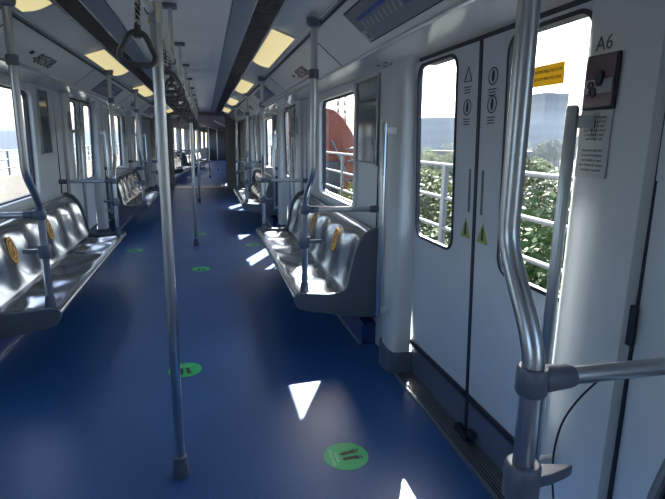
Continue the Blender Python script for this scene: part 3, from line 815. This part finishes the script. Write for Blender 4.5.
# A6 column: emergency box, notice, letters
def wallplate(mb_, s, off, y0, y1, z0, z1, t_=.004):
    mb_.box(min(X(s, off), X(s, off - t_)), max(X(s, off), X(s, off - t_)), y0, y1, z0, z1)
cy = D0 - HO + .012
t_ = MB(); text_mesh(t_, 'A6', .062, (X(1, 1.3960), cy - .112, 1.905), (0, -1, 0), (0, 0, 1), .001)
tag(t_.build('door_code', M_softink, smooth=0), 'grey letters A6 printed on the column beside the near door', 'lettering')
r_ = empty('emergency_box', (X(1, 1.395), cy - .125, 1.79))
MB().box(-.009, 0, -.066, .066, -.083, .083).build('backing', M_black, r_, bevel=.003)
MB().box(-.0145, -.006, -.060, .060, -.076, .076).build('cover', M_maroon, r_, bevel=.002)
MB().box(-.0155, -.0145, -.054, .054, -.034, .008).build('pale_band', M_paleglass, r_, smooth=0)
h = MB(); disc(h, (-.0155, -.006, .010), .013, (-1, 0, 0), th=.008, ry=.024); h.build('handle', M_black, r_)
h = MB(); disc(h, (-.0155, .020, -.030), .015, (-1, 0, 0), th=.005, r_in=.009); disc(h, (-.0155, .030, -.008), .012, (-1, 0, 0), th=.005, r_in=.007); disc(h, (-.0155, .016, -.030), .008, (-1, 0, 0), th=.006); h.build('lock_ring', M_dark, r_)
tag(r_, 'maroon emergency release box on the column under the letters A6', 'emergency box')
r_ = empty('emergency_notice', (X(1, 1.3945), cy - .118, 1.60))
MB().box(-.002, 0, -.066, .066, -.105, .105).build('sheet', M_paper, r_, smooth=0)
lines = MB(); rr = random.Random(3)
for i in range(6):
    text_mesh(lines, ['In case of emergency', 'break glass and turn', 'the handle to open', 'door Warning misuse', 'is punishable please', 'wait for the train'][i], .0125, (-.0022, 0, .085 - i * .0135), (0, -1, 0), (0, 0, 1), .0004, .85)
for i, tx in enumerate(['Emergency exit door', 'In case of emergency', 'turn handle to open', 'door Penalty for misuse', 'of handle is imposed']):
    text_mesh(lines, tx, .0125, (-.0022, 0, -.018 - i * .0155), (0, -1, 0), (0, 0, 1), .0004, .85)
lines.build('printed_lines', M_redink, r_, smooth=0)
sm = MB()
for i in range(3): sm.tube([(-.003, -.012 + i * .009, .10), (-.003, -.010 + i * .010, .06), (-.003, -.006 + i * .009, .01 + i * .006)], .0008, 5)
sm.build('scribble', M_ink, r_)
tag(r_, 'pale printed notice sheet with black scribble below the emergency box', 'notice')
# hinge on the seam
r_ = MB(); r_.box(X(1, 1.452) - .012, X(1, 1.452), cy - .325, cy - .295, .99, 1.12)
tag(r_.build('panel_hinge', M_black, bevel=.003), 'short black hinge on the dark seam at the right edge', 'hinge')

# poster frames beside the windows
for s in (1, -1):
    for k in range(2):
        ya, yb = (3.64, 4.20) if s == 1 else (5.75, 6.28)
        ya += PER * k; yb += PER * k; yc = (ya + yb) / 2
        if s == -1: ya, yb = yc - .17, yc + .17
        r_ = empty('poster_frame', (X(s, 1.452), yc, 1.76)); hw = (yb - ya) / 2
        z0, z1 = (-.34, .33)
        a = MB(); 
        for (p, q, u, v) in ((-hw, hw, z1 - .012, z1), (-hw, hw, z0, z0 + .012), (-hw, -hw + .012, z0, z1), (hw - .012, hw, z0, z1)):
            a.box(min(0, -s * .016), max(0, -s * .016), p, q, u, v)
        a.build('frame', M_alu, r_, smooth=0)
        MB().box(min(0, -s * .006), max(0, -s * .006), -hw + .011, hw - .011, z0 + .011, z1 - .011).build('board', M_poster, r_, smooth=0)
        tag(r_, f'glossy dark framed poster board beside the {["nearest", "second"][k]} {SIDE[s]} window', 'poster frame', 'poster frames on the walls')
for s in (1, -1):
    for k in range(2):
        y = D0 + PER * (k + 1) - .95
        o = MB(); wallplate(o, s, 1.397, y - .05, y + .05, 1.68, 1.90, .003)
        tag(o.build('column_notice', M_blueband, smooth=0), f'small dark blue notice on the near column of the {["second", "third"][k]} {SIDE[s]} door', 'notice', 'dark notices on the columns')

# dark equipment cabinets by the gangway
for s in (1, -1):
    r_ = empty('equipment_cabinet', (X(s, 1.30), 16.08, 0))
    MB().box(min(s * .150, -s * .02), max(s * .150, -s * .02), -1.0, 1.0, .255, 2.11).build('body', M_col, r_, bevel=.01)
    MB().box(min(-s * .02, -s * .03), max(-s * .02, -s * .03), -.93, .93, 1.05, 2.10).build('dark_door', M_cab, r_, bevel=.004)
    MB().box(min(-s * .03, -s * .045), max(-s * .03, -s * .045), -.86, -.82, 1.35, 1.55).build('handle', M_black, r_, bevel=.003)
    tag(r_, f'tall equipment cabinet with dark door beside the gangway on the {SIDE[s]}', 'cabinet', 'cabinets beside the gangway')

# ================================================================== FLOOR STICKERS
def make_foot(mb_, c, ang, sc_=1.0, mir=1):
    ca, sa = math.cos(ang), math.sin(ang)
    def T(u, v): return (c[0] + (u * ca - v * sa) * sc_, c[1] + (u * sa + v * ca) * sc_)
    outline = [(-.045, -.010), (-.052, 0), (-.045, .011), (-.025, .012), (-.002, .009), (.018, .014), (.030, .015), (.036, .006), (.034, -.008), (.026, -.015), (.008, -.013), (-.02, -.011)]
    mb_.prism_z([T(u, v * mir) for u, v in outline], .0012, .0018)
    for i, (u, v, r) in enumerate([(.045, .010, .0055), (.046, .001, .004), (.043, -.006, .0036), (.039, -.012, .0032)]):
        mb_.prism_z([T(u + r * math.cos(a * PI / 4), v * mir + r * math.sin(a * PI / 4)) for a in range(8)], .0012, .0018)
FS = [(.649, 2.221, 0.0, 'closest to the camera, beside the near right door'), (-.200, 3.43, -PI / 2, 'behind the closest centre pole'),
      (-.11, 6.31, -PI / 2, 'in the aisle between the two nearest benches'), (-1.05, 7.60, PI, 'on the left by the second left door'),
      (.655, 7.70, 0.0, 'on the right by the second right door'), (-.15, 8.75, -PI / 2, 'in the aisle past the second pole'), (-.46, 11.9, -PI / 2, 'farthest down the aisle')]
first = None
for k, (x, y, a, tx) in enumerate(FS):
    if first is None:
        o = first = empty('floor_sticker')
        d_ = MB(); d_.prism_z([(.116 * math.cos(i * PI / 24), .116 * math.sin(i * PI / 24)) for i in range(48)], 0.0002, .0012); d_.build('disc', M_green, o, smooth=0)
        f_ = MB(); make_foot(f_, (.025, .026), .18, 1.05, 1); make_foot(f_, (.028, -.022), .0, 1.05, -1); f_.build('footprints', M_ink, o, smooth=0)
        t_ = MB(); 
        text_mesh(t_, 'PLEASE', .026, (-.050, 0, .0012), (0, -1, 0), (1, 0, 0), .0006); text_mesh(t_, 'STAND HERE', .026, (-.076, 0, .0012), (0, -1, 0), (1, 0, 0), .0006, .9)
        t_.build('lettering', M_gtext, o, smooth=0)
    else: o = copy_tree(first)
    o.location = (x, y, 0); o.rotation_euler = (0, 0, a)
    tag(o, 'round green footprint sticker on the floor, ' + tx, 'floor sticker', 'green floor stickers')

# black cable by the near arm
pts = [(1.16, .93, 1.075), (1.06, .945, 1.070), (.98, .96, 1.045), (.92, .98, .98), (.885, 1.0, .90), (.875, 1.01, .82), (.875, 1.01, .74), (.88, 1.0, .66)]
def catm(P, n=6):
    out = []
    P = [Vector(p) for p in P]
    for i in range(len(P) - 1):
        p0 = P[max(i - 1, 0)]; p1 = P[i]; p2 = P[i + 1]; p3 = P[min(i + 2, len(P) - 1)]
        for j in range(n):
            t_ = j / n; out.append(.5 * ((2 * p1) + (p2 - p0) * t_ + (2 * p0 - 5 * p1 + 4 * p2 - p3) * t_ ** 2 + (3 * p1 - p0 - 3 * p2 + p3) * t_ ** 3))
    out.append(P[-1]); return out
tag(MB().tube(catm(pts), .0028, 8).build('cable', M_black), 'thin black cable drooping from the foreground arm past the door handrail', 'cable')

# ================================================================== OUTSIDE
struct(MB().box(-9.5, 3.2, -30, 160, -1.5, -1.1).build('ground_viaduct_deck', M_deck, smooth=0))
o = MB().box(3.0, 3.25, -30, 160, -1.3, -.25).build('viaduct_parapet', M_conc, smooth=0); tag(o, 'low concrete parapet under the railing outside the right windows', 'parapet')
o = MB().box(-7.2, -6.7, -30, 160, -1.3, .22).build('viaduct_parapet', M_conc, smooth=0); tag(o, 'broad pale concrete parapet outside the left windows', 'parapet')
o = MB()
for x in (-3.4, -4.9):
    o.box(x - .035, x + .035, -30, 160, -1.02, -.88)
tag(o.build('running_rails', M_rail, smooth=0), 'pair of steel track rails on the deck outside the left windows', 'rails')
def railing(x, z0, zs, y0, y1, label, postw):
    r_ = empty('railing', (x, 0, z0))
    for z in zs: MB().tube([(0, y0, z - z0), (0, y1, z - z0)], .026, 10).build('rail', M_rail, r_)
    pr = None; y = y0
    n = 0
    while y <= y1 and n < 60:
        if pr is None: pr = MB().box(-.03, .03, -postw / 2, postw / 2, 0, zs[0] - z0).build('post', M_rail, r_, smooth=0); q = pr
        else: q = pr.copy(); COL.objects.link(q); q.parent = r_
        q.location = (.0, y, 0); y += 2.6; n += 1
    tag(r_, label, 'railing'); return r_
railing(3.06, -.25, (1.31, .88, .48, .08), -4.3, 110, 'grey three-bar metal railing running outside the right windows', .09)
railing(-6.85, .22, (1.10, .80, .50), -3, 100, 'pale metal railing on the parapet outside the left windows', .05)

def terrain(x, y):
    d = abs(x + 3)
    h_ = -10.5 + 1.5 * math.sin(x * .05 + 1) * math.cos(y * .04) * min(1, d / 30)
    if x > 0: h_ += 10 * (1 - math.exp(-max(0, x - 25) / 80)) + 4 * max(0, min(1, (math.hypot(x, y) - 250) / 300)) * (1 + .5 * math.sin(y * .013 + x * .004))
    else: h_ += 7 * max(0, min(1, (d - 150) / 500)) * (1 + .6 * math.sin(y * .009 + 1))
    return h_
P = []
xs = [-1400, -1000, -700, -500, -350, -250, -180, -120, -80, -50, -30, -15, -8, 4, 8, 15, 25, 35, 50, 70, 90, 120, 150, 190, 240, 300, 380, 480, 600, 800, 1100, 1500]
for x in xs: P.append([(x, y, terrain(x, y)) for y in [-200 + i * 40 for i in range(45)]])
struct(MB().grid(P).build('ground', M_ground, smooth=60))

# trees
def make_tree(seed, m):
    rg = random.Random(seed); r_ = empty('tree')
    tr_ = MB(); tr_.tube([(0, 0, 0), (.1, .05, 2.2), (.0, .1, 4.4)], [.24, .17, .08], 8)
    for i in range(4):
        a = rg.uniform(0, 6.28); tr_.tube([(.05, .05, 2.3 + i * .4), (1.2 * math.cos(a), 1.2 * math.sin(a), 4 + i * .5)], [.09, .03], 6)
    tr_.build('trunk', M_bark, r_)
    cr = MB(); blobs = [(0, 0, 5.2, 2.0)] + [(rg.uniform(-1.9, 1.9), rg.uniform(-1.9, 1.9), rg.uniform(3.4, 6.4), rg.uniform(.9, 1.6)) for _ in range(9)]
    for (bx, by, bz, br) in blobs:
        for _ in range(int(560 * br)):
            v = Vector((rg.gauss(0, 1), rg.gauss(0, 1), rg.gauss(0, 1))).normalized() * br * rg.uniform(.6, 1.05)
            c = Vector((bx, by, bz)) + Vector((v.x, v.y, v.z * .8)); u = Vector((rg.gauss(0, 1), rg.gauss(0, 1), rg.gauss(0, .6))).normalized(); w_ = u.cross(Vector((rg.gauss(0, 1), rg.gauss(0, 1), rg.gauss(0, 1)))).normalized()
            sz = rg.uniform(.07, .14); n = len(cr.v)
            cr.v += [tuple(c - u * sz), tuple(c + w_ * sz * .45), tuple(c + u * sz), tuple(c - w_ * sz * .45)]; cr.f.append((n, n + 1, n + 2, n + 3))
    cr.build('crown', m, r_, smooth=0, fix=False)
    return r_
TP = [make_tree(11, M_leafA), make_tree(12, M_leafB), make_tree(13, M_leafC)]
TL = ['dark green leafy tree', 'yellow-green leafy tree', 'olive dry-leaved tree']
used = [False] * 3; rg = random.Random(5)
spots = []
tries = 0
while len(spots) < 150 and tries < 6000:
    tries += 1
    x = 7.5 + 110 * rg.random() ** 1.9; q = rg.uniform(.75, 3.2); y = x * q
    if y > 190: continue
    if all(math.hypot(x - a, y - b_) > (2.6 + .02 * x) for a, b_ in spots): spots.append((x, y))
for (x, y) in spots:
    i = rg.choice((0, 1, 2, 1))
    o = TP[i] if not used[i] else copy_tree(TP[i]); used[i] = True
    near = x < 30
    sc_ = rg.uniform(.85, 1.25) * (1.08 if x < 20 else 1)
    o.location = (x, y, terrain(x, y) - .2); o.rotation_euler = (0, 0, rg.uniform(0, 6.28)); o.scale = (sc_, sc_, sc_ * (1.12 if near else .95))
    tag(o, f'{TL[i]} {"close behind the railing" if near else "on the hazy slope farther off"} outside the right windows', 'tree', ('near ' if near else 'far ') + TL[i] + 's')

# hazy buildings
def building(x, y, w_, d_, h_, m, label, rot=0.0, floors=5, cols=6, base=None, roof=False):
    zb = terrain(x, y) - 1 if base is None else base
    r_ = empty('building', (x, y, zb), rot)
    MB().box(-w_ / 2, w_ / 2, -d_ / 2, d_ / 2, 0, h_).build('walls', m, r_, smooth=0)
    MB().box(-w_ / 2 - .3, w_ / 2 + .3, -d_ / 2 - .3, d_ / 2 + .3, h_, h_ + .6).build('roof', M_croof if roof else M_bpale, r_, smooth=0)
    fh = h_ / floors
    wd = MB()
    for f in range(floors):
        for c in range(cols):
            cx_ = -w_ / 2 + (c + .5) * w_ / cols; wd.box(cx_ - w_ / cols * .32, cx_ + w_ / cols * .32, -d_ / 2 - .06, -d_ / 2 + .02, f * fh + fh * .3, f * fh + fh * .8)
            cy_ = -d_ / 2 + (c + .5) * d_ / cols; wd.box(-w_ / 2 - .06, -w_ / 2 + .02, cy_ - d_ / cols * .32, cy_ + d_ / cols * .32, f * fh + fh * .3, f * fh + fh * .8)
    wd.build('windows', M_bwin, r_, smooth=0)
    tag(r_, label, 'building')
building(138, 186, 11, 9, 26, M_bglass, 'large hazy blue glass office block seen through the near door window', .0, 7, 5, base=-5)
building(122, 215, 70, 24, 15, M_bglass, 'long low hazy blue building left of the glass block', .35, 4, 14, base=-4)
rg = random.Random(9)
HP = [(95, 130), (105, 112), (82, 148), (120, 140), (70, 138), (88, 96), (60, 120), (130, 120), (75, 110), (100, 190)]
for i, (x, y) in enumerate(HP):
    building(x, y, rg.uniform(6, 10), rg.uniform(6, 9), rg.uniform(5, 8), M_bpale, ['small pale house on the slope under the glass block, topmost', 'small pale house on the slope at the far right of the near window', 'pale house seen in the far door window', 'pale house behind the others close to the glass block', 'pale house left in the far door window', 'lowest pale house nearest to the trees', 'pale house at the left edge of the far door window', 'rightmost pale house on the ridge', 'pale house between the tree tops', 'most distant pale house'][i], rg.uniform(-.4, .4), 2, 3, roof=(i % 3 == 0))
for i, (x, y) in enumerate([(-190, 560), (-240, 640), (-160, 520)]):
    building(x, y, 30, 20, [16, 22, 14][i], M_bpale, ['hazy block on the left horizon', 'taller hazy block on the left horizon', 'lower hazy block on the left horizon'][i], 0, 4, 6)

# orange lifting machine and lattice mast seen in the right bench window
r_ = empty('mobile_crane', (8.6, 35.5, -3.2))
b_ = MB()
def beam(mb_, a, c, w1, w2, dp):
    a = Vector(a); c = Vector(c); d = (c - a).normalized(); up = Vector((0, 0, 1)); side = d.cross(up).normalized(); nn = side.cross(d)
    n = len(mb_.v)
    for (p, w_) in ((a, w1), (c, w2)):
        for (i, j) in ((-1, -1), (1, -1), (1, 1), (-1, 1)): mb_.v.append(tuple(p + side * i * dp / 2 + nn * j * w_ / 2))
    for q in ((0, 3, 2, 1), (4, 5, 6, 7), (0, 1, 5, 4), (1, 2, 6, 5), (2, 3, 7, 6), (3, 0, 4, 7)): mb_.f.append(tuple(n + i for i in q))
beam(b_, (-2.6, 2, 6.9), (-.4, 0, 5.9), 1.0, 1.1, .7); b_.build('upper_boom', M_crane, r_, smooth=0)
b_ = MB(); beam(b_, (-.6, 0, 6.2), (1.35, -1.0, 3.0), 1.0, .8, .7); b_.build('boom', M_crane, r_, smooth=0)
b_ = MB(); beam(b_, (1.3, -1.0, 3.3), (.7, -1.0, .2), .8, .6, .6); b_.build('stick', M_crane, r_, smooth=0)
b_ = MB(); b_.prism([(-3, .1), (1.5, .1), (1.85, 1.6), (2.05, 3.0), (1.95, 4.2), (1.5, 5.4), (.8, 6.4), (.2, 6.9), (-.6, 7.1), (-3, 8.2)], -.8, 1.2); b_.build('engine_body', M_crane, r_, bevel=.12)
MB().box(-.6, .5, -1.4, .6, 1.2, 3.4).build('cab', M_dark, r_, bevel=.1)
MB().box(-3.0, 1.6, -1.6, 2.2, -.7, .3).build('chassis', M_dark, r_, bevel=.08)
b_ = MB()
for (x, z) in ((1.2, 4.3), (1.4, 3.5), (1.3, 2.2), (1.2, 1.2)): b_.tube([(x - .5, -1.6, z - .1), (x + .5, -1.6, z + .1)], .07, 8)
b_.tube([(-.2, -1.5, 4.8), (.9, -1.5, 2.6)], .10, 8)
b_.build('hydraulics', M_rail, r_)
for (x, y) in ((-2.2, -1.7), (.8, -1.7), (-2.2, 2.3), (.8, 2.3)):
    MB().tube([(x, y - .2, -.9), (x, y + .2, -.9)], .7, 20).build('wheel', M_tyre, r_)
tag(r_, 'orange lifting machine with a bent boom outside the nearest right bench window', 'crane')
struct(MB().box(4, 14, 28, 44, -11, -4.82).build('ground_work_platform', M_conc, smooth=0))
r_ = empty('lattice_mast', (10.8, 40.5, -4.8)); b_ = MB()
for (x, y) in ((-.3, -.3), (.3, -.3), (-.3, .3), (.3, .3)): b_.tube([(x, y, 0), (x, y, 12)], .06, 6)
b_.build('legs', M_rail, r_); b_ = MB()
for i in range(20):
    z = i * .6
    for (a, c) in (((-.3, -.3), (.3, -.3)), ((.3, -.3), (.3, .3)), ((.3, .3), (-.3, .3)), ((-.3, .3), (-.3, -.3))): b_.tube([(a[0], a[1], z), (c[0], c[1], z + .6)], .03, 5)
b_.build('bracing', M_rail, r_); tag(r_, 'grey lattice mast rising behind the orange machine', 'mast')

# haze in the air outside, thin and real
def haze(name, x0, x1, dens, label):
    M = bpy.data.materials.new(name); M.use_nodes = True; t = M.node_tree; t.nodes.remove(t.nodes['Principled BSDF'])
    v = t.nodes.new('ShaderNodeVolumePrincipled'); v.inputs['Density'].default_value = dens; v.inputs['Color'].default_value = (.15, .18, .22, 1); v.inputs['Anisotropy'].default_value = .2
    t.links.new(v.outputs[0], t.nodes['Material Output'].inputs['Volume'])
    o = MB().box(x0, x1, -150, 1400, -25, 11).build(name, M, smooth=0)
    tag(o, label, 'haze', kind='stuff')
haze('morning_haze', 32, 1300, .0026, 'thin pale haze over the land outside the right windows')
haze('valley_haze', -1300, -40, .0030, 'thin pale haze over the land outside the left windows')

# the next car follows a right-hand bend of the track
nxt = [o for o in bpy.data.objects if o.parent is None and (o.name.endswith('next_car') or 'next_car' in o.name or o.name.startswith('strap_rail') or (o.location.y > NY0 + .2 and o.get('group') in ('steel benches in the next car', 'grab poles in the next car', 'centre poles', 'strap handles in the next car')))]
piv = Vector((CX, NY0, 0)); rot = Matrix.Translation(piv) @ Matrix.Rotation(math.radians(-5.0), 4, 'Z') @ Matrix.Translation(-piv)
for o in nxt:
    o.matrix_basis = rot @ o.matrix_basis
